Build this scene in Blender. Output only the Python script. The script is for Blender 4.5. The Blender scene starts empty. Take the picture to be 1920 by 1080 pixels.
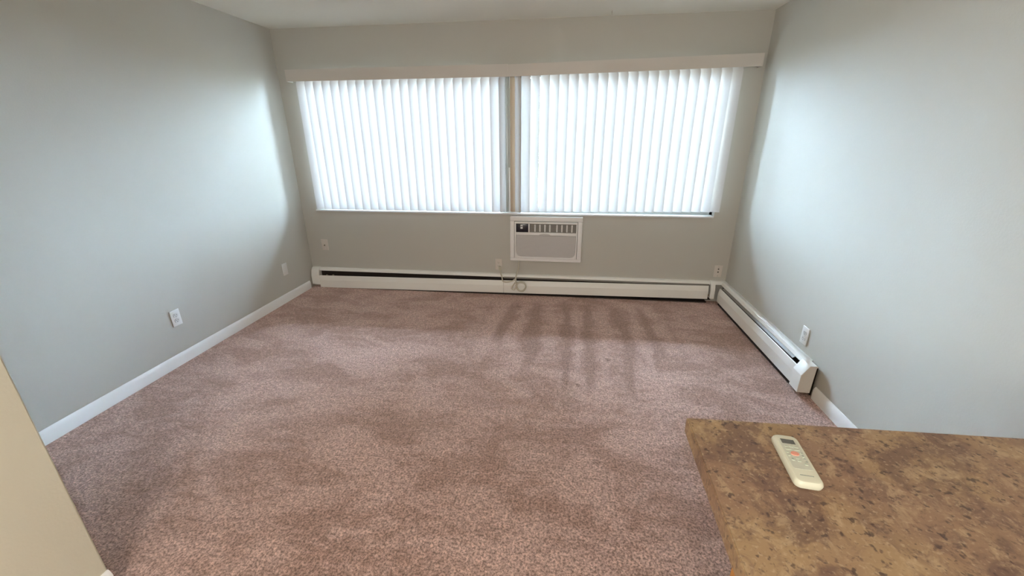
import bpy, bmesh, math, random
from mathutils import Vector, Matrix
random.seed(7)
C = bpy.context.scene.collection
sc = bpy.context.scene

# ---------------------------------------------------------------- camera
W, H = 4.256, 2.44            # room width (x), height (z); window wall is y = 0, room runs to -y
cam_d = bpy.data.cameras.new('camera'); cam = bpy.data.objects.new('camera', cam_d); C.objects.link(cam)
yaw, pitch, roll, fpx = -0.12592, 0.35419, 0.00447, 765.583
f = Vector((math.sin(yaw)*math.cos(pitch), math.cos(yaw)*math.cos(pitch), -math.sin(pitch)))
r = Vector((math.cos(yaw), -math.sin(yaw), 0)); d = f.cross(r)
r2 = math.cos(roll)*r + math.sin(roll)*d; d2 = -math.sin(roll)*r + math.cos(roll)*d
M = Matrix((r2, -d2, -f)).transposed().to_4x4(); M.translation = (2.6825, -3.9411, 1.5214)
cam.matrix_world = M
cam_d.sensor_width = 36; cam_d.lens = fpx/1920*36; cam_d.clip_start = .02; cam_d.clip_end = 500
sc.camera = cam

# ---------------------------------------------------------------- sky, sun, fill light, exposure
SKY = 184.0   # hazy sky, brighter overhead than at the horizon
world = bpy.data.worlds.new('sky'); sc.world = world; world.use_nodes = True
nt = world.node_tree; nt.nodes.clear()
tc = nt.nodes.new('ShaderNodeTexCoord'); sep = nt.nodes.new('ShaderNodeSeparateXYZ')
rp = nt.nodes.new('ShaderNodeValToRGB'); bg = nt.nodes.new('ShaderNodeBackground'); wo = nt.nodes.new('ShaderNodeOutputWorld')
rp.color_ramp.elements[0].position = 0; rp.color_ramp.elements[0].color = (.30, .38, .48, 1)
rp.color_ramp.elements[1].position = .75; rp.color_ramp.elements[1].color = (.62, .80, 1, 1)
bg.inputs[1].default_value = SKY
nt.links.new(tc.outputs['Generated'], sep.inputs[0]); nt.links.new(sep.outputs[2], rp.inputs[0])
nt.links.new(rp.outputs[0], bg.inputs[0]); nt.links.new(bg.outputs[0], wo.inputs[0])
sun_d = bpy.data.lights.new('sun', 'SUN'); sun_d.energy = 1500; sun_d.color = (1, .88, .68); sun_d.angle = .01
sun = bpy.data.objects.new('sun', sun_d); C.objects.link(sun)
sun.rotation_euler = Vector((.95, -.18, 1.1)).to_track_quat('Z', 'Y').to_euler()   # high, behind the building
fill_d = bpy.data.lights.new('room_fill', 'POINT'); fill_d.energy = 106; fill_d.color = (1, .975, .92); fill_d.shadow_soft_size = .3
fill = bpy.data.objects.new('room_fill', fill_d); C.objects.link(fill); fill.location = (2.3, -5.3, 1.6)  # unseen fill light added behind the camera to lift walls and ceiling
vs = sc.view_settings; vs.view_transform = 'Standard'; vs.look = 'None'; vs.gamma = 1; vs.exposure = 0.14; vs.use_curve_mapping = False
sc.cycles.use_denoising = True; sc.cycles.max_bounces = 12; sc.cycles.diffuse_bounces = 8
sc.cycles.transparent_max_bounces = 16; sc.cycles.sample_clamp_indirect = 6

# ---------------------------------------------------------------- material helpers
def mat(name, col, rough=.6, metal=0, bump=None, spec=.5, var=None):
    m = bpy.data.materials.new(name); m.use_nodes = True; n = m.node_tree; b = n.nodes['Principled BSDF']
    b.inputs['Roughness'].default_value = rough; b.inputs['Metallic'].default_value = metal
    b.inputs['Specular IOR Level'].default_value = spec
    b.inputs['Base Color'].default_value = (*col, 1)
    co = n.nodes.new('ShaderNodeTexCoord')
    if var:   # (scale, amount): faint mottling
        nz = n.nodes.new('ShaderNodeTexNoise'); nz.inputs['Scale'].default_value = var[0]; nz.inputs['Detail'].default_value = 5
        mr = n.nodes.new('ShaderNodeMapRange'); mr.inputs[1].default_value = .3; mr.inputs[2].default_value = .7
        mr.inputs[3].default_value = 1-var[1]; mr.inputs[4].default_value = 1+var[1]
        mx = n.nodes.new('ShaderNodeVectorMath'); mx.operation = 'SCALE'; mx.inputs[0].default_value = col
        n.links.new(co.outputs['Object'], nz.inputs['Vector']); n.links.new(nz.outputs[0], mr.inputs[0])
        n.links.new(mr.outputs[0], mx.inputs['Scale']); n.links.new(mx.outputs[0], b.inputs['Base Color'])
    if bump:  # (scale, strength, distance)
        nz = n.nodes.new('ShaderNodeTexNoise'); nz.inputs['Scale'].default_value = bump[0]; nz.inputs['Detail'].default_value = 4
        bp = n.nodes.new('ShaderNodeBump'); bp.inputs['Strength'].default_value = bump[1]; bp.inputs['Distance'].default_value = bump[2]
        n.links.new(co.outputs['Object'], nz.inputs['Vector']); n.links.new(nz.outputs[0], bp.inputs['Height'])
        n.links.new(bp.outputs[0], b.inputs['Normal'])
    return m

class G:   # tiny node graph builder
    def __init__(s, m): s.n = m.node_tree; s.b = s.n.nodes['Principled BSDF']
    def add(s, t, **k):
        x = s.n.nodes.new(t)
        for a, v in k.items(): setattr(x, a, v)
        return x
    def put(s, v, sock):
        if hasattr(v, 'is_output'): s.n.links.new(v, sock)
        elif isinstance(v, tuple) and len(v) == 3 and sock.type == 'RGBA': sock.default_value = (*v, 1)
        else: sock.default_value = v
    def math(s, op, a, b=0, c=0, clamp=False):
        x = s.add('ShaderNodeMath', operation=op, use_clamp=clamp)
        s.put(a, x.inputs[0]); s.put(b, x.inputs[1]); s.put(c, x.inputs[2]); return x.outputs[0]
    def noise(s, vec, scale, detail=2, rough=.5, dist=0):
        x = s.add('ShaderNodeTexNoise'); s.put(vec, x.inputs['Vector']); x.inputs['Scale'].default_value = scale
        x.inputs['Detail'].default_value = detail; x.inputs['Roughness'].default_value = rough; x.inputs['Distortion'].default_value = dist
        return x.outputs[0]
    def ss(s, v, a, b, lo=0, hi=1):
        x = s.add('ShaderNodeMapRange', interpolation_type='SMOOTHSTEP'); s.put(v, x.inputs[0])
        for i, q in zip((1, 2, 3, 4), (a, b, lo, hi)): x.inputs[i].default_value = q
        return x.outputs[0]
    def mix(s, fac, a, b, bt='MIX'):
        x = s.add('ShaderNodeMix', data_type='RGBA', blend_type=bt); s.put(fac, x.inputs[0]); s.put(a, x.inputs[6]); s.put(b, x.inputs[7])
        return x.outputs[2]
    def mapping(s, vec, scale=(1, 1, 1), rot=(0, 0, 0), loc=(0, 0, 0)):
        x = s.add('ShaderNodeMapping'); s.put(vec, x.inputs[0]); x.inputs['Scale'].default_value = scale
        x.inputs['Rotation'].default_value = rot; x.inputs['Location'].default_value = loc; return x.outputs[0]
    def bump(s, h, st, dist):
        x = s.add('ShaderNodeBump'); x.inputs['Strength'].default_value = st; x.inputs['Distance'].default_value = dist
        s.put(h, x.inputs['Height']); s.n.links.new(x.outputs[0], s.b.inputs['Normal'])

# carpet
def carpet_mat():
    m = mat('carpet', (.3, .18, .15), .95, spec=.1); g = G(m); co = g.add('ShaderNodeTexCoord').outputs['Object']
    base = g.noise(g.mapping(co, (1.0, 1.7, 1)), 2.6, 6, .66, .5)           # pile lying this way and that
    band = g.noise(g.mapping(co, (.8, 3.2, 1), (0, 0, .25)), 1.6, 3, .5, .6)
    c = g.mix(g.ss(base, .40, .60), (0.329, 0.205, 0.168), (0.484, 0.329, 0.288))
    c = g.mix(g.math('MULTIPLY', g.ss(band, .5, .68), .45), c, (0.542, 0.374, 0.334))
    # strokes left by the vacuum cleaner in front of the air conditioner, running along y
    sp = g.add('ShaderNodeSeparateXYZ'); g.put(co, sp.inputs[0]); X, Y = sp.outputs[0], sp.outputs[1]
    wob = g.noise(g.mapping(co, (2.2, .55, 1)), 1.3, 2, .5)
    ph = g.math('MULTIPLY_ADD', X, 26.7, g.math('MULTIPLY', wob, 9.0))
    sn = g.math('ADD', g.math('SINE', ph), g.math('MULTIPLY_ADD', g.noise(co, 9, 4, .65), 1.8, -.9))
    st = g.ss(sn, -.1, .95)
    ends = g.noise(g.mapping(co, (5.0, .2, 1), loc=(3, 0, 0)), 1.2, 1)
    yend = g.math('MULTIPLY_ADD', ends, 1.7, Y)                             # streaks end at uneven lengths
    msk = g.math('MULTIPLY', g.ss(X, 1.95, 2.15), g.ss(X, 3.75, 3.45))
    msk = g.math('MULTIPLY', msk, g.math('MULTIPLY', g.ss(yend, -.62, -.42), g.ss(Y, -.12, -.4)))
    c = g.mix(g.math('MULTIPLY', g.math('MULTIPLY', g.ss(sn, -.35, -1.0), msk), .55), c, (0.522, 0.360, 0.320))
    c = g.mix(g.math('MULTIPLY', g.math('MULTIPLY', st, msk), .8), c, (0.259, 0.159, 0.129))
    # a few dark spots trodden into it
    for (x, y, rr, k) in ((3.045, -1.276, .03, .6), (2.818, -1.625, .02, .6), (3.12, -1.447, .022, .45), (2.898, -2.3, .022, .5), (2.37, -1.57, .018, .3), (2.74, -2.17, .016, .4), (2.3, -.36, .03, .4)):
        dx = g.math('SUBTRACT', X, x); dy = g.math('SUBTRACT', Y, y)
        dd = g.math('SQRT', g.math('ADD', g.math('MULTIPLY', dx, dx), g.math('MULTIPLY', dy, dy)))
        dd = g.math('ADD', dd, g.math('MULTIPLY', g.noise(co, 60, 2), rr*.8))
        c = g.mix(g.math('MULTIPLY', g.ss(dd, rr*1.7, rr*.7), k), c, (.11, .06, .045))
    t1 = g.noise(co, 105, 2, .6); t2 = g.noise(co, 300, 1, .5); t3 = g.noise(co, 38, 2, .6)
    tuft = g.math('ADD', g.math('MULTIPLY', t1, .7), g.math('MULTIPLY', t2, .3))
    v = g.ss(tuft, .34, .64, .36, 1.42)
    v = g.math('MULTIPLY', v, g.ss(t3, .35, .65, .80, 1.17))
    x = g.add('ShaderNodeVectorMath', operation='SCALE'); g.put(c, x.inputs[0]); g.put(v, x.inputs['Scale'])
    g.put(x.outputs[0], g.b.inputs['Base Color'])
    g.b.inputs['Sheen Weight'].default_value = .5; g.b.inputs['Sheen Roughness'].default_value = .6
    g.b.inputs['Sheen Tint'].default_value = (.95, .68, .6, 1)
    g.bump(tuft, .7, .012)
    return m

def counter_mat():
    m = mat('laminate', (.4, .25, .14), .38, spec=.35); g = G(m); co = g.add('ShaderNodeTexCoord').outputs['Object']
    w = g.mapping(co, (1, 1, 1), (0, 0, .6))
    big = g.noise(w, 7, 5, .65, .8); mid = g.noise(w, 22, 5, .7, .8); fine = g.noise(w, 90, 3, .6, .3)
    c = g.mix(g.ss(g.noise(w, 4, 3, .5), .4, .6), (.30, .185, .118), (.37, .245, .135))
    c = g.mix(g.math('MULTIPLY', g.ss(big, .47, .60), .72), c, (.145, .082, .066))
    lt = g.noise(g.mapping(co, loc=(9, 4, 0)), 24, 5, .7, .6)
    c = g.mix(g.math('MULTIPLY', g.ss(lt, .50, .66), .6), c, (.50, .36, .22))
    c = g.mix(g.math('MULTIPLY', g.ss(mid, .50, .66), .6), c, (.175, .105, .08))
    c = g.mix(g.math('MULTIPLY', g.ss(fine, .55, .70), .7), c, (.11, .065, .055))
    sp2 = g.noise(g.mapping(co, loc=(5, 2, 1)), 130, 2, .5)
    c = g.mix(g.math('MULTIPLY', g.ss(sp2, .57, .72), .35), c, (.60, .46, .31))
    c = g.mix(g.math('MULTIPLY', g.ss(g.noise(g.mapping(co, loc=(1, 7, 3)), 70, 2), .62, .70), .75), c, (.07, .045, .04))
    g.put(c, g.b.inputs['Base Color']); g.bump(fine, .08, .002)
    return m

def vane_mat():
    m = bpy.data.materials.new('vane_vinyl'); m.use_nodes = True; n = m.node_tree; n.nodes.clear()
    o = n.nodes.new('ShaderNodeOutputMaterial'); a = n.nodes.new('ShaderNodeBsdfDiffuse'); t = n.nodes.new('ShaderNodeBsdfTranslucent')
    x = n.nodes.new('ShaderNodeMixShader'); x.inputs[0].default_value = VT
    a.inputs[0].default_value = (.62, .60, .59, 1); t.inputs[0].default_value = (.86, .83, .82, 1)
    n.links.new(a.outputs[0], x.inputs[1]); n.links.new(t.outputs[0], x.inputs[2]); n.links.new(x.outputs[0], o.inputs[0])
    return m
VT = .047

def glass_mat():
    m = bpy.data.materials.new('window_glass'); m.use_nodes = True; n = m.node_tree; n.nodes.clear()
    o = n.nodes.new('ShaderNodeOutputMaterial'); a = n.nodes.new('ShaderNodeBsdfTransparent'); t = n.nodes.new('ShaderNodeBsdfGlossy')
    fr = n.nodes.new('ShaderNodeFresnel'); fr.inputs[0].default_value = 1.45; x = n.nodes.new('ShaderNodeMixShader')
    a.inputs[0].default_value = (.93, .96, .95, 1); t.inputs['Roughness'].default_value = .02
    n.links.new(fr.outputs[0], x.inputs[0]); n.links.new(a.outputs[0], x.inputs[1]); n.links.new(t.outputs[0], x.inputs[2]); n.links.new(x.outputs[0], o.inputs[0])
    return m

def wood_mat():
    m = mat('orange_oak', (.55, .24, .05), .45); g = G(m); co = g.add('ShaderNodeTexCoord').outputs['Object']
    gr = g.noise(g.mapping(co, (14, 14, 1.2)), 6, 4, .6, .5)
    g.put(g.mix(g.ss(gr, .35, .7), (.60, .27, .06), (.46, .18, .035)), g.b.inputs['Base Color']); g.bump(gr, .1, .002)
    return m

M_ = dict(
    cream=mat('cream_paint', (.68, .66, .54), .62, bump=(110, .12, .004), spec=.3, var=(1.2, .015)),
    wall=mat('wall_paint', (.53, .517, .477), .62, bump=(110, .12, .004), spec=.3, var=(1.2, .015)),
    ceil=mat('ceiling_paint', (.86, .85, .79), .8, bump=(60, .15, .004), spec=.2, var=(2, .015)),
    trim=mat('white_trim', (.88, .88, .88), .35, bump=(40, .03, .002)),
    heater=mat('heater_enamel', (.87, .86, .83), .38, bump=(25, .04, .003)),
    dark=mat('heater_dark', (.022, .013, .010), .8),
    damper=mat('damper_grey', (.20, .18, .16), .5),
    copper=mat('pipe_copper', (.35, .2, .12), .45, .8),
    fin=mat('fin_aluminium', (.12, .10, .09), .5, .6),
    valve=mat('fitting_tan', (.30, .25, .2), .6),
    plate=mat('plate_white', (.78, .78, .77), .35), plate2=mat('receptacle_white', (.70, .70, .70), .4),
    ivory=mat('plate_ivory', (.66, .61, .56), .4),
    slot=mat('slot_dark', (.05, .045, .04), .6), brass=mat('coax_metal', (.25, .22, .18), .35, .8),
    ac=mat('ac_plastic', (.85, .84, .85), .42), acg=mat('ac_grille', (.60, .58, .58), .55),
    acd=mat('ac_vent_dark', (.26, .245, .23), .6), acb=mat('ac_control_black', (.012, .012, .022), .25),
    acw=mat('ac_mark_white', (.75, .76, .78), .5),
    cord=mat('cord_vinyl', (.58, .54, .45), .5),
    valance=mat('valance_vinyl', (.64, .60, .56), .45), rail=mat('headrail', (.55, .53, .5), .4),
    clip=mat('carrier_plastic', (.18, .17, .17), .5),
    vane=vane_mat(), glass=glass_mat(),
    alu=mat('window_aluminium', (.42, .43, .41), .4, .3), beige=mat('mullion_beige', (.50, .39, .28), .5),
    sill=mat('sill_white', (.78, .78, .80), .4), latch=mat('latch_grey', (.16, .17, .17), .4, .5),
    carpet=carpet_mat(), counter=counter_mat(), wood=wood_mat(),
    remote=mat('remote_plastic', (.70, .69, .56), .4), rface=mat('remote_face', (.60, .61, .52), .45),
    lcd=mat('lcd_grey', (.13, .135, .125), .25), rbtn=mat('button_pale', (.52, .56, .46), .5),
    rred=mat('button_coral', (.78, .33, .24), .5), rdark=mat('button_print_grey', (.27, .30, .27), .5),
    ground=mat('outdoor_paving', (.56, .50, .42), .9, var=(.8, .15)), soffit=mat('soffit_paint', (.6, .55, .47), .7),
    bark=mat('bark', (.10, .07, .05), .9, bump=(20, .5, .02)), leaf=mat('leaf_green', (.06, .10, .03), .7, var=(9, .3)),
    knob=mat('knob_brass', (.5, .4, .25), .35, .8),
)

# ---------------------------------------------------------------- mesh helpers
def box(bm, a, b, bev=0, seg=2, rot=None):
    a, b = Vector(a), Vector(b)
    vs_ = bmesh.ops.create_cube(bm, size=1)['verts']
    s = b-a; c = (a+b)/2
    for v in vs_: v.co = Vector((v.co.x*s.x, v.co.y*s.y, v.co.z*s.z))
    if bev:
        es = list({e for v in vs_ for e in v.link_edges})
        res = bmesh.ops.bevel(bm, geom=es, offset=bev, segments=seg, affect='EDGES', profile=.5)
        vs_ = list({v for fc in res['faces'] for v in fc.verts} | {v for v in vs_ if v.is_valid})
    for v in vs_:
        if rot: v.co = rot @ v.co
        v.co += c
    return vs_
def cyl(bm, c, r_, h, axis='Z', seg=20, r2_=None):
    vs_ = bmesh.ops.create_cone(bm, cap_ends=True, segments=seg, radius1=r_, radius2=r_ if r2_ is None else r2_, depth=h)['verts']
    R_ = {'X': Matrix.Rotation(math.pi/2, 3, 'Y'), 'Y': Matrix.Rotation(math.pi/2, 3, 'X'), 'Z': Matrix.Identity(3)}[axis]
    for v in vs_: v.co = R_ @ v.co + Vector(c)
    return vs_
def obj(name, bm, m, parent=None, smooth=False, loc=None):
    bmesh.ops.recalc_face_normals(bm, faces=bm.faces)
    me = bpy.data.meshes.new(name); bm.to_mesh(me); bm.free()
    if smooth:
        for p in me.polygons: p.use_smooth = True
        me.set_sharp_from_angle(angle=math.radians(35))
    me.materials.append(M_[m] if isinstance(m, str) else m)
    o = bpy.data.objects.new(name, me); C.objects.link(o)
    if parent is not None: o.parent = parent
    if loc is not None: o.location = loc
    return o
def boxo(name, a, b, m, parent=None, bev=0, seg=2):
    bm = bmesh.new(); box(bm, a, b, bev, seg); return obj(name, bm, m, parent, smooth=bev > 0)
def struct(o): o['kind'] = 'structure'; return o
def tag(o, label, cat, group=None):
    o['label'] = label; o['category'] = cat
    if group: o['group'] = group
    return o
def empty(name, loc=(0, 0, 0), rz=0):
    o = bpy.data.objects.new(name, None); C.objects.link(o); o.location = loc; o.rotation_euler = (0, 0, rz); o.empty_display_size = .05
    return o
def thing(name, label, cat, loc=(0, 0, 0), rz=0, group=None): return tag(empty(name, loc, rz), label, cat, group)
def prism(bm, prof, x0, x1, sh0=0, sh1=0, closed=True):
    """profile [(depth, z)] swept from x0 to x1; depth is distance in -y; sh = z shift at each end"""
    A = [bm.verts.new((x0, -d_, z_+sh0)) for d_, z_ in prof]; B = [bm.verts.new((x1, -d_, z_+sh1)) for d_, z_ in prof]
    n = len(prof)
    for i in range(n if closed else n-1): bm.faces.new((A[i], A[(i+1) % n], B[(i+1) % n], B[i]))
    if closed: bm.faces.new(A); bm.faces.new(B[::-1])
def tube(bm, pts, rad, seg=8, sub=6):
    P = [Vector(p) for p in pts]; Q = []
    for i in range(len(P)-1):   # catmull-rom
        p0, p1, p2, p3 = P[max(i-1, 0)], P[i], P[i+1], P[min(i+2, len(P)-1)]
        for k in range(sub):
            t = k/sub; Q.append(.5*((2*p1)+(-p0+p2)*t+(2*p0-5*p1+4*p2-p3)*t*t+(-p0+3*p1-3*p2+p3)*t**3))
    Q.append(P[-1]); up = Vector((0, 0, 1)); prev = None
    for i, q in enumerate(Q):
        t = (Q[min(i+1, len(Q)-1)]-Q[max(i-1, 0)]).normalized()
        n_ = t.cross(up) if prev is None else prev - t*prev.dot(t)
        if n_.length < 1e-4: n_ = t.cross(Vector((1, 0, 0)))
        n_.normalize(); prev = n_; b_ = t.cross(n_)
        ring = [bm.verts.new(q+rad*(math.cos(a)*n_+math.sin(a)*b_)) for a in [2*math.pi*j/seg for j in range(seg)]]
        if i:
            for j in range(seg): bm.faces.new((last[j], last[(j+1) % seg], ring[(j+1) % seg], ring[j]))
        else: bm.faces.new(ring[::-1])
        last = ring
    bm.faces.new(last)

# ---------------------------------------------------------------- room shell
YB = -6.6; T = .14
WX0, WX1, WZ0, WZ1 = .172, 4.052, .832, 2.07
bm = bmesh.new(); box(bm, (-T, YB-T, -.1), (W+T, T, 0)); struct(obj('floor', bm, 'carpet'))
struct(boxo('ceiling', (-T, YB-T, H), (W+T, T, H+.12), 'ceil'))
struct(boxo('wall_left', (-T, YB-T, 0), (0, T, H), 'wall'))
struct(boxo('wall_right', (W, YB-T, 0), (W+T, T, H), 'wall'))
struct(boxo('wall_rear', (0, YB-T, 0), (W, YB, H), 'wall'))
bm = bmesh.new()
box(bm, (0, 0, 0), (W, T, WZ0)); box(bm, (0, 0, WZ1), (W, T, H)); box(bm, (0, 0, WZ0), (WX0, T, WZ1)); box(bm, (WX1, 0, WZ0), (W, T, WZ1))
struct(obj('wall_window', bm, 'wall'))
# nearer partition on the left, rounded plaster corner
bm = bmesh.new(); box(bm, (0, YB, 0), (1.12, -3.11, H))
es = [e for e in bm.edges if all(abs(v.co.x-1.12) < 1e-4 and abs(v.co.y+3.11) < 1e-4 for v in e.verts)]
bmesh.ops.bevel(bm, geom=es, offset=.006, segments=3, affect='EDGES')
struct(obj('wall_partition', bm, 'cream', smooth=True))
# baseboards: profile with an eased top
BP = [(0, 0), (.014, 0), (.014, .062), (.011, .070), (.009, .076), (.004, .083), (0, .083)]
def baseboard(name, p0, p1, nrm):
    bm = bmesh.new(); L = (Vector(p1)-Vector(p0)).length
    prism(bm, BP, 0, L); o = struct(obj(name, bm, 'trim', smooth=True))
    dx = (Vector(p1)-Vector(p0)).normalized(); o.matrix_world = Matrix(((dx.x, -nrm[0], 0, p0[0]), (dx.y, -nrm[1], 0, p0[1]), (0, 0, 1, 0), (0, 0, 0, 1)))
baseboard('baseboard_left', (0, -3.11, 0), (0, -.10, 0), (1, 0))
baseboard('baseboard_right', (W, -1.60, 0), (W, -3.38, 0), (-1, 0))
baseboard('baseboard_partition', (1.12, YB, 0), (1.12, -3.112, 0), (1, 0))

# ---------------------------------------------------------------- windows
def window(name, x0, x1, slide_left):
    o = struct(empty(name, (0, 0, 0)))
    y0, y1 = .055, .105; z0, z1 = WZ0, WZ1; fw = .03
    bm = bmesh.new()
    box(bm, (x0, y0, z0), (x1, y1, z0+fw), .003); box(bm, (x0, y0, z1-fw), (x1, y1, z1), .003)
    box(bm, (x0, y0, z0), (x0+fw, y1, z1), .003); box(bm, (x1-fw, y0, z0), (x1, y1, z1), .003)
    obj('window_frame', bm, 'alu', o)
    for (a, b, yy) in ((x0+fw, x1-fw, .072),):
        bm = bmesh.new(); s = .028
        box(bm, (a, yy, z0+fw), (b, yy+.016, z0+fw+s), .002); box(bm, (a, yy, z1-fw-s), (b, yy+.016, z1-fw), .002)
        box(bm, (a, yy, z0+fw+s), (a+s, yy+.016, z1-fw-s), .002); box(bm, (b-s, yy, z0+fw+s), (b, yy+.016, z1-fw-s), .002)
        sa = obj('sash', bm, 'alu', o)
        boxo('pane', (a+s-.004, yy+.006, z0+fw+s-.004), (b-s+.004, yy+.010, z1-fw-s+.004), 'glass', sa)
    return o
w1 = window('window_1', WX0, 2.163, True)
w2 = window('window_2', 2.217, WX1, False)
# jamb track and the small grey pull on the right stile of the left window
boxo('jamb_track', (2.124, .040, WZ0), (2.150, .054, WZ1), 'alu', w1, .003)
bm = bmesh.new(); box(bm, (2.112, .016, 1.205), (2.126, .030, 1.275), .003); box(bm, (2.108, .022, 1.19), (2.130, .031, 1.29), .002)
obj('latch', bm, 'latch', w1, smooth=True)
boxo('lower_stile', (2.151, .036, WZ0), (2.163, .054, 1.25), 'trim', w1, .002)
struct(boxo('trim_1', (2.166, .044, WZ0), (2.2155, .10, WZ1), 'beige', None, .004))          # beige post between the two windows
# white sill ledge
struct(boxo('window_sill', (.165, -.024, .817), (4.045, .056, .834), 'sill', None, .003))

# ---------------------------------------------------------------- vertical blinds
def vane_mesh(mirror, zb, zt):
    bm = bmesh.new(); N = 10; ch = .098; sg = .012; rows = []
    for z in (zb, zb+.012, (zb+zt)/2, zt-.03, zt):
        row = []
        for i in range(N+1):
            t = i/N; x = (t-.5)*ch; y = -sg*(1-(2*t-1)**2)
            if z == zt: x *= .86; y = -sg*.7 - .001
            if z == zt-.03: pass
            row.append(bm.verts.new((x, y, z)))
        rows.append(row)
    for a, b in zip(rows, rows[1:]):
        for i in range(N): bm.faces.new((a[i], a[i+1], b[i+1], b[i]))
    me = bpy.data.meshes.new('vane'); bm.to_mesh(me); bm.free()
    for p in me.polygons: p.use_smooth = True
    me.materials.append(M_['vane']); return me
def clip_mesh(zt):
    bm = bmesh.new(); box(bm, (-.006, -.0075, zt-.006), (.006, -.0015, zt+.012), .001, 1); cyl(bm, (0, -.004, zt+.018), .003, .016, seg=8)
    me = bpy.data.meshes.new('carrier_clip'); bm.to_mesh(me); bm.free(); me.materials.append(M_['clip']); return me
TILT = math.radians(31)
def blind(label, edges, side, x0, x1, val):
    b = thing('vertical_blind', label, 'blind', ((x0+x1)/2, -.055, 0), 0, 'vertical blinds on the window wall')
    ox, oy = (x0+x1)/2, -.055
    vm, cm_ = vane_mesh(False, .848, 2.015), clip_mesh(2.015)
    for i, xe in enumerate(edges):
        # the front edge (left edge in the left blind, right edge in the right one) stands towards the room
        tl = TILT + math.radians(random.uniform(-3.5, 3.5))
        if side < 0 and i == len(edges)-1: tl = math.radians(62)
        if side < 0 and i == len(edges)-2: tl = math.radians(38)
        if side > 0 and i == 0: tl = math.radians(50)
        cx = xe + (.049*math.cos(tl) if side < 0 else -.049*math.cos(tl))
        zz = VZ(cx)
        v = bpy.data.objects.new('vane', vm); C.objects.link(v); v.parent = b
        v.location = (cx-ox, -.052-oy, zz); v.rotation_euler = (0, 0, tl if side < 0 else -tl)
        c = bpy.data.objects.new('carrier_clip', cm_); C.objects.link(c); c.parent = v
    # headrail
    a = .03
    bm = bmesh.new(); prism(bm, [(-.018+.0, 2.048), (.018, 2.048), (.018, 2.082), (-.018, 2.082)], x0-ox, x1-ox, VZ(x0), VZ(x1)); obj('headrail', bm, 'rail', b)
    # valance: front board with returns, slightly rising to the right on the right-hand window
    (ax, az), (bx, bz), hgt = val
    bm = bmesh.new(); dd = .037
    prism(bm, [(dd, 0), (dd+.006, 0), (dd+.006, hgt), (dd-.008, hgt), (dd-.008, hgt-.005), (dd, hgt-.005)], ax-ox, bx-ox, az, bz)
    if side < 0: prism(bm, [(-.05, 0), (dd, 0), (dd, hgt), (-.05, hgt)], ax-ox, ax-ox+.005, az, az)
    else: prism(bm, [(-.05, 0), (dd, 0), (dd, hgt), (-.05, hgt)], bx-ox-.005, bx-ox, bz, bz)
    obj('valance', bm, 'valance', b)
    return b
def VZ(x): return .0 if x < 2.2 else .034*(x-2.2)/1.9
blind('left-hand vertical blind, white vinyl vanes under a beige valance, hanging over the left window', [.214+.0814*i for i in range(24)], -1, .165, 2.19, ((.139, 2.002), (2.166, 2.003), .096))
blind('right-hand vertical blind, white vinyl vanes, hanging above the air conditioner over the right window', [4.066-.0811*(22-i) for i in range(23)], 1, 2.20, 4.10, ((2.1665, 2.003), (4.196, 2.038), .092))

# ---------------------------------------------------------------- air conditioner
ac = thing('air_conditioner', 'white through-wall air conditioner below the right window with black control panel', 'air conditioner', (2.52, -.0, .36))
o_ = Vector((2.52, 0, .36))
def A(x, y, z): return (x-o_.x, y-o_.y, z-o_.z)
X0, X1, Z0, Z1 = 2.173, 2.868, .362, .806
bm = bmesh.new()   # sleeve trim frame
box(bm, A(X0, -.05, Z1-.045), A(X1, -.002, Z1), .006); box(bm, A(X0, -.05, Z0), A(X1, -.002, Z0+.03), .006)
box(bm, A(X0, -.05, Z0+.03), A(X0+.042, -.002, Z1-.045), .005); box(bm, A(X1-.042, -.05, Z0+.03), A(X1, -.002, Z1-.045), .005)
obj('frame', bm, 'ac', ac, smooth=True)
boxo('body', A(X0+.042, -.032, Z0+.03), A(X1-.042, -.002, Z1-.045), 'acd', ac)
bm = bmesh.new()   # front panel shell around controls, vent and grille
PX0, PX1, PZ0, PZ1 = 2.219, 2.822, .395, .757
yf, yb = -.062, -.030
box(bm, A(PX0, yf, PZ1-.018), A(PX1, yb, PZ1), .004); box(bm, A(PX0, yf, PZ0), A(PX0+.014, yb, PZ1-.018), .003)
box(bm, A(PX1-.012, yf, PZ0), A(PX1, yb, PZ1-.018), .003); box(bm, A(PX0+.014, yf, .627), A(PX1-.012, yb, .655), .003)
box(bm, A(2.352, yf, .655), A(2.364, yb, PZ1-.018), .002); box(bm, A(PX0+.014, yf, PZ0), A(PX1-.012, yb, .412), .003)
obj('front_panel', bm, 'ac', ac, smooth=True)
cp = boxo('control_panel', A(2.233, -.058, .655), A(2.352, -.035, .739), 'acb', ac, .002)
for zc, q in ((.722, 'ring'), (.700, 'dot')):
    bm = bmesh.new(); box(bm, (-.011+2.287-o_.x, -.0605, zc-.0105-o_.z), (.011+2.287-o_.x, -.0578, zc+.0075-o_.z), .002, 1)
    obj('button', bm, 'acw', cp)
bm = bmesh.new(); box(bm, (2.281-o_.x, -.0612, .708-o_.z), (2.293-o_.x, -.0602, .715-o_.z)); obj('display', bm, 'acb', cp)
vb = boxo('vent_back', A(2.364, -.045, .655), A(2.810, -.034, .739), 'acd', ac)
bm = bmesh.new(); box(bm, A(2.366, -.052, .664), A(2.808, -.045, .668)); box(bm, A(2.366, -.052, .683), A(2.808, -.045, .687)); box(bm, A(2.366, -.052, .705), A(2.808, -.045, .709)); box(bm, A(2.366, -.052, .727), A(2.808, -.045, .731))
obj('deflector', bm, 'acd', ac)
bl = None
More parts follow.
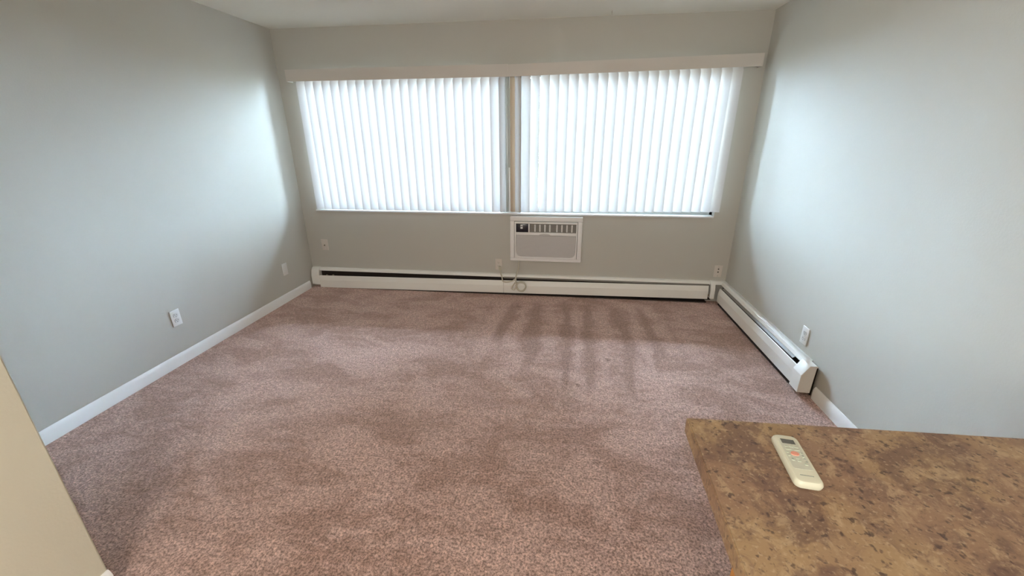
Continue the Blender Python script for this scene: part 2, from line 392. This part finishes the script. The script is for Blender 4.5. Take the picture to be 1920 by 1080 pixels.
for i in range(8):
    xx = 2.415+i*.0475+(.02 if i > 3 else 0)
    bm = bmesh.new(); box(bm, (-.006, -.010, -.036), (.006, .004, .034), .002, 1)
    o = obj('louver_blade', bm, 'ac', ac); o.location = A(xx, -.05, .698); o.rotation_euler = (0, 0, .35)
# grille: rounded lower corners, fine horizontal slats
GX0, GX1, GZ0, GZ1 = 2.236, 2.808, .414, .625
bm = bmesh.new(); R_ = .045; pts = [(GX0, GZ1), (GX0, GZ0+R_)]
for k in range(7):
    a = math.pi+math.pi/2*k/6; pts.append((GX0+R_+R_*math.cos(a), GZ0+R_+R_*math.sin(a)))
for k in range(7):
    a = 1.5*math.pi+math.pi/2*k/6; pts.append((GX1-R_+R_*math.cos(a), GZ0+R_+R_*math.sin(a)))
pts.append((GX1, GZ1))
F = [bm.verts.new(A(x, -.0605, z)) for x, z in pts]; B = [bm.verts.new(A(x, -.04, z)) for x, z in pts]
bm.faces.new(F); bm.faces.new(B[::-1])
for i in range(len(F)): bm.faces.new((F[i], B[i], B[(i+1) % len(F)], F[(i+1) % len(F)]))
gr = obj('grille', bm, 'acg', ac)
bm = bmesh.new()
for i in range(27):
    z = GZ0+.006+i*.0076; ins = 0
    if z < GZ0+R_: ins = R_-math.sqrt(max(0, R_**2-(GZ0+R_-z)**2))
    box(bm, A(GX0+.003+ins, -.0635, z), A(GX1-.003-ins, -.060, z+.0038))
s = obj('grille_slats', bm, 'acg', gr); s['kind'] = 'stuff'
# corner fills of the shell
for sx, cx in ((-1, GX0), (1, GX1)):
    bm = bmesh.new(); cc = (cx-sx*R_, GZ0+R_)
    P = [(cx+sx*.004, GZ0-.004), (cx+sx*.004, GZ0+R_)]+[(cc[0]+sx*(R_+.001)*math.cos(a), cc[1]-(R_+.001)*math.sin(a)) for a in [math.pi/2*k/6 for k in range(7)]]+[(cc[0], GZ0-.004)]
    f1 = [bm.verts.new(A(x, -.0625, z)) for x, z in P]; f2 = [bm.verts.new(A(x, -.04, z)) for x, z in P]
    bm.faces.new(f1); bm.faces.new(f2[::-1])
    for i in range(len(P)): bm.faces.new((f1[i], f2[i], f2[(i+1) % len(P)], f1[(i+1) % len(P)]))
    obj('corner_trim', bm, 'ac', ac)
# finger notch at top of grille (arched)
bm = bmesh.new(); cx = 2.512; P = [(cx-.055, .629)]+[(cx+.055*math.cos(math.pi*(1-k/10)), .629+.017*math.sin(math.pi*k/10)) for k in range(1, 10)]+[(cx+.055, .629)]
f1 = [bm.verts.new(A(x, -.0645, z)) for x, z in P]; f2 = [bm.verts.new(A(x, -.058, z)) for x, z in P]; bm.faces.new(f1)
for i in range(len(P)): bm.faces.new((f1[i], f2[i], f2[(i+1) % len(P)], f1[(i+1) % len(P)]))
obj('finger_notch', bm, 'acg', ac)
# power cord: from the cabinet down to a bundled coil on the heater, then up to the plug in the outlet
bm = bmesh.new()
tube(bm, [A(*p) for p in ((2.256, -.028, .375), (2.257, -.03, .33), (2.252, -.034, .27), (2.238, -.062, .222), (2.234, -.098, .195), (2.236, -.104, .16), (2.245, -.104, .11), (2.275, -.104, .065), (2.315, -.104, .075), (2.335, -.104, .115), (2.315, -.104, .155), (2.272, -.104, .158), (2.236, -.107, .12), (2.262, -.112, .072), (2.31, -.113, .065), (2.338, -.113, .105), (2.318, -.113, .15), (2.265, -.113, .15), (2.238, -.114, .108), (2.22, -.110, .075), (2.192, -.104, .09), (2.215, -.104, .13), (2.236, -.110, .165), (2.228, -.104, .185), (2.20, -.100, .165), (2.15, -.098, .150), (2.105, -.098, .158), (2.095, -.092, .195), (2.078, -.06, .225), (2.068, -.036, .245), (2.06, -.034, .268))], .0064, 8, 5)
cd = obj('power_cord', bm, 'cord', ac, smooth=True)
bm = bmesh.new(); box(bm, A(2.05, -.034, .25), A(2.078, -.011, .29), .004); obj('plug', bm, 'cord', cd, smooth=True)
bm = bmesh.new(); tube(bm, [A(*p) for p in ((2.222, -.103, .150), (2.236, -.120, .154), (2.252, -.108, .152), (2.250, -.099, .150), (2.232, -.098, .149), (2.222, -.103, .150))], .0035, 6, 3)
obj('cord_tie', bm, 'cord', cd, smooth=True)

# ---------------------------------------------------------------- baseboard heaters
def heater(name, label, L, seams, loc, rz, s0, s1, slot_open, cap0, cap1, valve_at=None):
    """local x runs along the wall, depth = -y; s0/s1 = cover sag at each end"""
    h = thing(name, label, 'heater', loc, rz, 'baseboard heaters along the walls')
    def sh(x): return s0+(s1-s0)*x/L
    boxo('back_plate', (.005, -.004, .012), (L-.005, 0, .205), 'dark', h)
    boxo('gap_shade', (.09, -.056, .0), (L-.06, -.001, .012), 'dark', h)  # dark strip added to deepen the shade in the gap below the covers
    bm = bmesh.new()   # top hood: from the wall, curling forward and down
    prism(bm, [(0, .212), (.018, .212), (.028, .206), (.036, .186), (.034, .180), (.026, .200), (.016, .206), (0, .206)], .004, L-.004, 0, .0)
    obj('hood', bm, 'heater', h, smooth=True)
    for i, (a, b) in enumerate(zip(seams, seams[1:])):   # front covers
        bm = bmesh.new(); g_ = .0012
        prism(bm, [(.062, 0), (.0655, .002), (.0655, .082), (.055, .129), (.050, .132), (.048, .128), (.0525, .126), (.062, .080)], a+g_, b-g_, sh(a), sh(b))
        obj('front_cover', bm, 'heater', h)
    for a, b, z in slot_open:                 # grey damper flap half closing the slot
        bm = bmesh.new(); prism(bm, [(.030, z+.004), (.048, z-.010), (.049, z-.007), (.031, z+.007)], a, b, 0, 0); obj('damper', bm, 'damper', h)
    bm = bmesh.new(); cyl(bm, (L/2, -.03, .07), .011, L-.06, 'X', 12); pipe = obj('pipe', bm, 'copper', h, smooth=True)
    bm = bmesh.new(); n = int((L-.9)/.012)
    for i in range(n):
        x = .45+i*.012; box(bm, (x, -.052, .04), (x+.0008, -.008, .105))
    fo = obj('fins', bm, 'fin', h); fo['kind'] = 'stuff'
    if valve_at:
        for vx in valve_at:
            bm = bmesh.new(); cyl(bm, (vx, -.032, .095), .016, .05, 'Z', 12); cyl(bm, (vx, -.032, .125), .011, .02, 'Z', 10); cyl(bm, (vx+.03, -.032, .085), .013, .06, 'X', 10)
            obj('valve', bm, 'valve', h, smooth=True)
    for cap in (cap0, cap1):
        if not cap: continue
        x0, x1, prof = cap; bm = bmesh.new(); prism(bm, prof, x0, x1); bmesh.ops.recalc_face_normals(bm, faces=bm.faces)
        bmesh.ops.bevel(bm, geom=list(bm.edges), offset=.0015, segments=1, affect='EDGES'); obj('end_cap', bm, 'heater', h, smooth=True)
    return h
capP = [(.0, .216), (.030, .214), (.052, .188), (.068, .132), (.070, .034), (.004, .030)]
corP = [(.0, .216), (.036, .216), (.058, .190), (.074, .140), (.076, .050), (.004, .050)]
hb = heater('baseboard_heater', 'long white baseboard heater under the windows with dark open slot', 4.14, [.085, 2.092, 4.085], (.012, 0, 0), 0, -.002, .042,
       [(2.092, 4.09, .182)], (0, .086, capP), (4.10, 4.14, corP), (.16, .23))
bm = bmesh.new(); prism(bm, [(0, .2155), (.036, .2155), (.058, .189), (.05, .184), (.033, .205), (0, .206)], 4.139, W-.016); obj('corner_cover', bm, 'heater', hb)
capR = [(.012, .222), (.052, .222), (.090, .155), (.090, .036), (.016, .034)]
# right heater: local +x runs towards the camera (-y), local -y runs to -x
def rshift(p): return [(a+.018, b) for a, b in p]
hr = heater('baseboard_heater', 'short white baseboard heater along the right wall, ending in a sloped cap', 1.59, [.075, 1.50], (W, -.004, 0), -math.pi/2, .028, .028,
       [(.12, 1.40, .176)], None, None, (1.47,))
bm = bmesh.new(); prism(bm, capR, 1.50, 1.595); bmesh.ops.recalc_face_normals(bm, faces=bm.faces); bmesh.ops.bevel(bm, geom=list(bm.edges), offset=.0015, segments=1, affect='EDGES')
obj('end_cap', bm, 'heater', hr, smooth=True)
hr.location = (W-.012, -.004, 0)
bm = bmesh.new(); prism(bm, [(-.012, .212), (.004, .212), (.004, .206), (-.012, .206)], .004, 1.5); obj('wall_flange', bm, 'heater', hr)

# ---------------------------------------------------------------- outlets and plates
def plate(name, label, loc, rz, kind, m='plate', w=.073, h=.117):
    """local: plate faces -y, origin at its centre on the wall"""
    t = thing(name, label, 'outlet' if 'outlet' in name else 'wall plate', loc, rz, 'cover plates low on the walls')
    boxo('cover_plate', (-w/2, -.0065, -h/2), (w/2, -.0002, h/2), m, t, .0028, 3)
    if kind == 'duplex':
        for s_ in (1, -1):
            bm = bmesh.new(); vs_ = cyl(bm, (0, -.0072, s_*.0195), .0172, .004, 'Y', 24)
            for v in vs_: v.co.z = s_*.0195 + max(-.0135, min(.0135, v.co.z-s_*.0195))
            rc = obj('receptacle', bm, 'plate2' if m == 'plate' else m, t)
            bm = bmesh.new(); box(bm, (-.0075, -.0096, s_*.0195-.001), (-.0055, -.0091, s_*.0195+.0085)); box(bm, (.0055, -.0096, s_*.0195), (.0075, -.0091, s_*.0195+.0075)); cyl(bm, (0, -.0094, s_*.0195-.008), .0026, .0005, 'Y', 10)
            obj('slots', bm, 'slot', rc)
        bm = bmesh.new(); cyl(bm, (0, -.0072, 0), .003, .0018, 'Y', 10); obj('screw', bm, 'plate2', t)
    elif kind == 'blank':
        for z in (.03, -.03):
            bm = bmesh.new(); cyl(bm, (0, -.0070, z), .003, .0016, 'Y', 10); obj('screw', bm, 'plate2', t)
    elif kind == 'coax':
        bm = bmesh.new(); cyl(bm, (0, -.008, -.004), .0075, .004, 'Y', 6); cyl(bm, (0, -.013, -.004), .0052, .012, 'Y', 12); obj('coax_jack', bm, 'brass', t)
        for z in (.042, -.042):
            bm = bmesh.new(); cyl(bm, (0, -.0070, z), .003, .0016, 'Y', 10); obj('screw', bm, 'plate2', t)
    elif kind == 'two_jacks':
        for z in (.022, -.008):
            bm = bmesh.new(); box(bm, (-.006, -.0085, z-.006), (.006, -.006, z+.006), .001, 1); obj('jack', bm, 'slot', t)
        for z in (.042, -.046):
            bm = bmesh.new(); cyl(bm, (0, -.0070, z), .003, .0016, 'Y', 10); obj('screw', bm, 'brass', t)
    return t
LW, RW = math.pi/2, -math.pi/2      # faces +x from the left wall / -x from the right wall
plate('wall_outlet', 'white duplex outlet on left wall, nearest to the camera', (0, -1.632, .337), LW, 'duplex')
plate('wall_plate', 'small blank white plate on left wall near the window corner', (0, -.441, .319), LW, 'blank')
plate('cable_plate', 'beige cable plate with round metal jack, under left end of left blind', (.188, 0, .460), 0, 'coax', 'ivory')
plate('wall_outlet', 'beige duplex outlet left of the air conditioner, with a cord plugged in', (2.049, 0, .306), 0, 'duplex', 'ivory')
plate('phone_plate', 'beige plate with two dark jacks at right end of window wall', (4.173, 0, .308), 0, 'two_jacks', 'ivory')
plate('wall_outlet', 'white duplex outlet on right wall above the short heater', (W, -1.372, .316), RW, 'duplex')

# ---------------------------------------------------------------- counter, cabinet, remote
ct = thing('countertop', 'mottled brown laminate countertop in the lower right corner', 'countertop', (2.98, -3.75, .872))
bm = bmesh.new()
c1 = [(2.985, -3.113), (W-.002, -3.088), (W-.002, -3.76), (2.962, -3.76)]
top = [bm.verts.new((x, y, .910)) for x, y in c1]; bot = [bm.verts.new((x, y, .872)) for x, y in c1]
bm.faces.new(top); bm.faces.new(bot[::-1])
for i in range(4): bm.faces.new((top[i], bot[i], bot[(i+1) % 4], top[(i+1) % 4]))
bmesh.ops.recalc_face_normals(bm, faces=bm.faces)
bmesh.ops.bevel(bm, geom=[e for e in bm.edges if all(v.co.z > .9 for v in e.verts)], offset=.0025, segments=2, affect='EDGES')
for v in bm.verts: v.co -= Vector((2.98, -3.75, .872))
obj('laminate_slab', bm, 'counter', ct, smooth=True)
cb = thing('base_cabinet', 'orange oak cabinet under the brown countertop', 'cabinet', (3.0, -3.73, 0))
def K(x, y, z): return (x-3.0, y+3.73, z)
boxo('end_panel', K(3.000, -3.73, 0), K(3.018, -3.395, .872), 'wood', cb, .001)
boxo('back_panel', K(3.018, -3.407, 0), K(W-.002, -3.395, .872), 'wood', cb)
boxo('carcass', K(3.018, -3.70, .09), K(W-.002, -3.407, .870), 'wood', cb)
boxo('toe_kick', K(3.018, -3.66, 0), K(W-.002, -3.65, .09), 'dark', cb)
for i in range(2):
    a = 3.024+i*.612
    dr = boxo('door', K(a, -3.722, .10), K(a+.600, -3.702, .70), 'wood', cb, .003)
    bm = bmesh.new(); cyl(bm, K(a+(.55 if i == 0 else .05), -3.735, .64), .012, .026, 'Y', 14); obj('knob', bm, 'knob', dr, smooth=True)
    dw = boxo('drawer', K(a, -3.722, .715), K(a+.600, -3.702, .86), 'wood', cb, .003)
    bm = bmesh.new(); cyl(bm, K(a+.30, -3.735, .787), .012, .026, 'Y', 14); obj('knob', bm, 'knob', dw, smooth=True)

# remote: local y runs along it, display end at +y
rm = thing('remote_control', 'cream air conditioner remote with grey display lying on the brown countertop', 'remote', (3.157, -3.238, .9102), math.radians(-6.0))
LR, WR, TR = .136, .050, .0175
bm = bmesh.new()
def rr_(w, l, rad, z, taper=1.0, n=6):
    out = []
    for cx, cy, a0 in ((w/2-rad, l/2-rad, 0), (-w/2+rad, l/2-rad, 90), (-w/2+rad, -l/2+rad, 180), (w/2-rad, -l/2+rad, 270)):
        for k in range(n+1):
            a = math.radians(a0+90*k/n); out.append((cx+rad*math.cos(a), cy+rad*math.sin(a), z))
    return out
lay = [rr_(WR-.010, LR-.010, .009, 0), rr_(WR-.003, LR-.003, .011, .003), rr_(WR, LR, .012, .009), rr_(WR-.002, LR-.002, .012, .0135), rr_(WR-.007, LR-.007, .011, .0168), rr_(WR-.013, LR-.013, .009, TR)]
rings = [[bm.verts.new(q) for q in L_] for L_ in lay]
bm.faces.new(rings[0][::-1]); bm.faces.new(rings[-1])
for a, b in zip(rings, rings[1:]):
    for i in range(len(a)): bm.faces.new((a[i], a[(i+1) % len(a)], b[(i+1) % len(a)], b[i]))
obj('shell', bm, 'remote', rm, smooth=True)
bm = bmesh.new(); pr = [bm.verts.new(q) for q in rr_(.034, .082, .004, TR+.0004)]; pb = [bm.verts.new(q) for q in rr_(.034, .082, .004, TR-.001)]
bm.faces.new(pr); [bm.faces.new((pr[i], pb[i], pb[(i+1) % len(pr)], pr[(i+1) % len(pr)])) for i in range(len(pr))]
fc = obj('keypad', bm, 'rface', rm); fc.location = (0, .008, 0)
boxo('display', (-.0125, .0375, TR-.001), (.0125, .0515, TR+.0009), 'lcd', rm, .0006, 1)
def btn(x, y, w, l, m):
    bm = bmesh.new(); box(bm, (x-w/2, y-l/2, TR-.0005), (x+w/2, y+l/2, TR+.0016), .0006, 1); return obj('button', bm, m, rm)
for x in (-.0085, .0005, .0095): btn(x, .0290, .0070, .0040, 'rbtn')
for x in (-.0075, .0075): btn(x, .0205, .0100, .0040, 'rbtn')
bm = bmesh.new(); vs_ = cyl(bm, (0, 0, TR+.0006), .0075, .0028, 'Z', 20)
for v in vs_: v.co.y = v.co.y*.75+.0085
o = obj('button', bm, 'rred', rm); o['label'] = 'coral oval button'
for x, y in ((-.0125, .0105), (-.0125, .0020), (.0125, .0105), (.0125, .0020)): btn(x, y, .0045, .0040, 'rbtn')
for x, y in ((.0135, .0130), (.0128, .0058), (.0132, -.0035), (.0135, -.0115), (-.0085, -.0055)): btn(x, y, .0042, .0017, 'rdark')
for x, y in ((-.0095, -.0100), (0, -.0045), (.0005, -.0115), (.010, -.0190)): btn(x, y, .0058, .0036, 'rbtn')
bm = bmesh.new()   # faint line of lettering, too small to read
for i in range(9): box(bm, (-.0115+i*.0026, -.0495, TR-.0005), (-.0115+i*.0026+.0018, -.0475, TR+.0003))
o = obj('lettering', bm, 'rdark', rm); o['label'] = 'faint grey lettering'

# small hook in the ceiling near the window wall
hk = tag(None or (lambda: (lambda bm: (cyl(bm, (0, 0, -.006), .005, .012, 'Z', 10), cyl(bm, (0, 0, -.018), .002, .014, 'Z', 8), obj('ceiling_hook', bm, 'ivory'))[2])(bmesh.new()))(), 'tiny pale hook in the ceiling near the window wall', 'hook')
hk.location = (2.998, -.145, H)

# ---------------------------------------------------------------- outside
struct(boxo('ground', (-30, .2, -1.4), (34, 60, -1.3), 'ground'))
tr = thing('tree', 'dark leafy tree outside, behind the right-hand blind', 'tree', (2.9, 5.2, -1.3))
bm = bmesh.new(); tube(bm, [(0, 0, 0), (.05, .02, 1.0), (.0, .0, 2.0), (.08, .05, 3.0)], .11, 10, 4); tube(bm, [(0, 0, 1.5), (.4, .1, 2.2), (.7, .1, 2.9)], .05, 8, 3); tube(bm, [(0, 0, 1.7), (-.35, -.1, 2.4), (-.6, 0, 3.0)], .045, 8, 3)
obj('trunk', bm, 'bark', tr, smooth=True)
bm = bmesh.new(); rnd = random.Random(3)
for i in range(5200):
    th, ph_ = rnd.uniform(0, 6.283), math.acos(rnd.uniform(-1, 1)); rr = rnd.uniform(.45, 1)**.5
    c = Vector((1.0*rr*math.sin(ph_)*math.cos(th), 1.0*rr*math.sin(ph_)*math.sin(th), 2.8+1.3*rr*math.cos(ph_)))
    Rm = Matrix.Rotation(rnd.uniform(0, 6.3), 3, 'Z') @ Matrix.Rotation(rnd.uniform(0, 3.1), 3, 'X'); s_ = rnd.uniform(.04, .075)
    q = [bm.verts.new(c+Rm@Vector(k)*s_) for k in ((-1, 0, 0), (0, -.5, .08), (1, 0, 0), (0, .5, .08))]; bm.faces.new(q)
lf = obj('foliage', bm, 'leaf', tr); lf['kind'] = 'stuff'
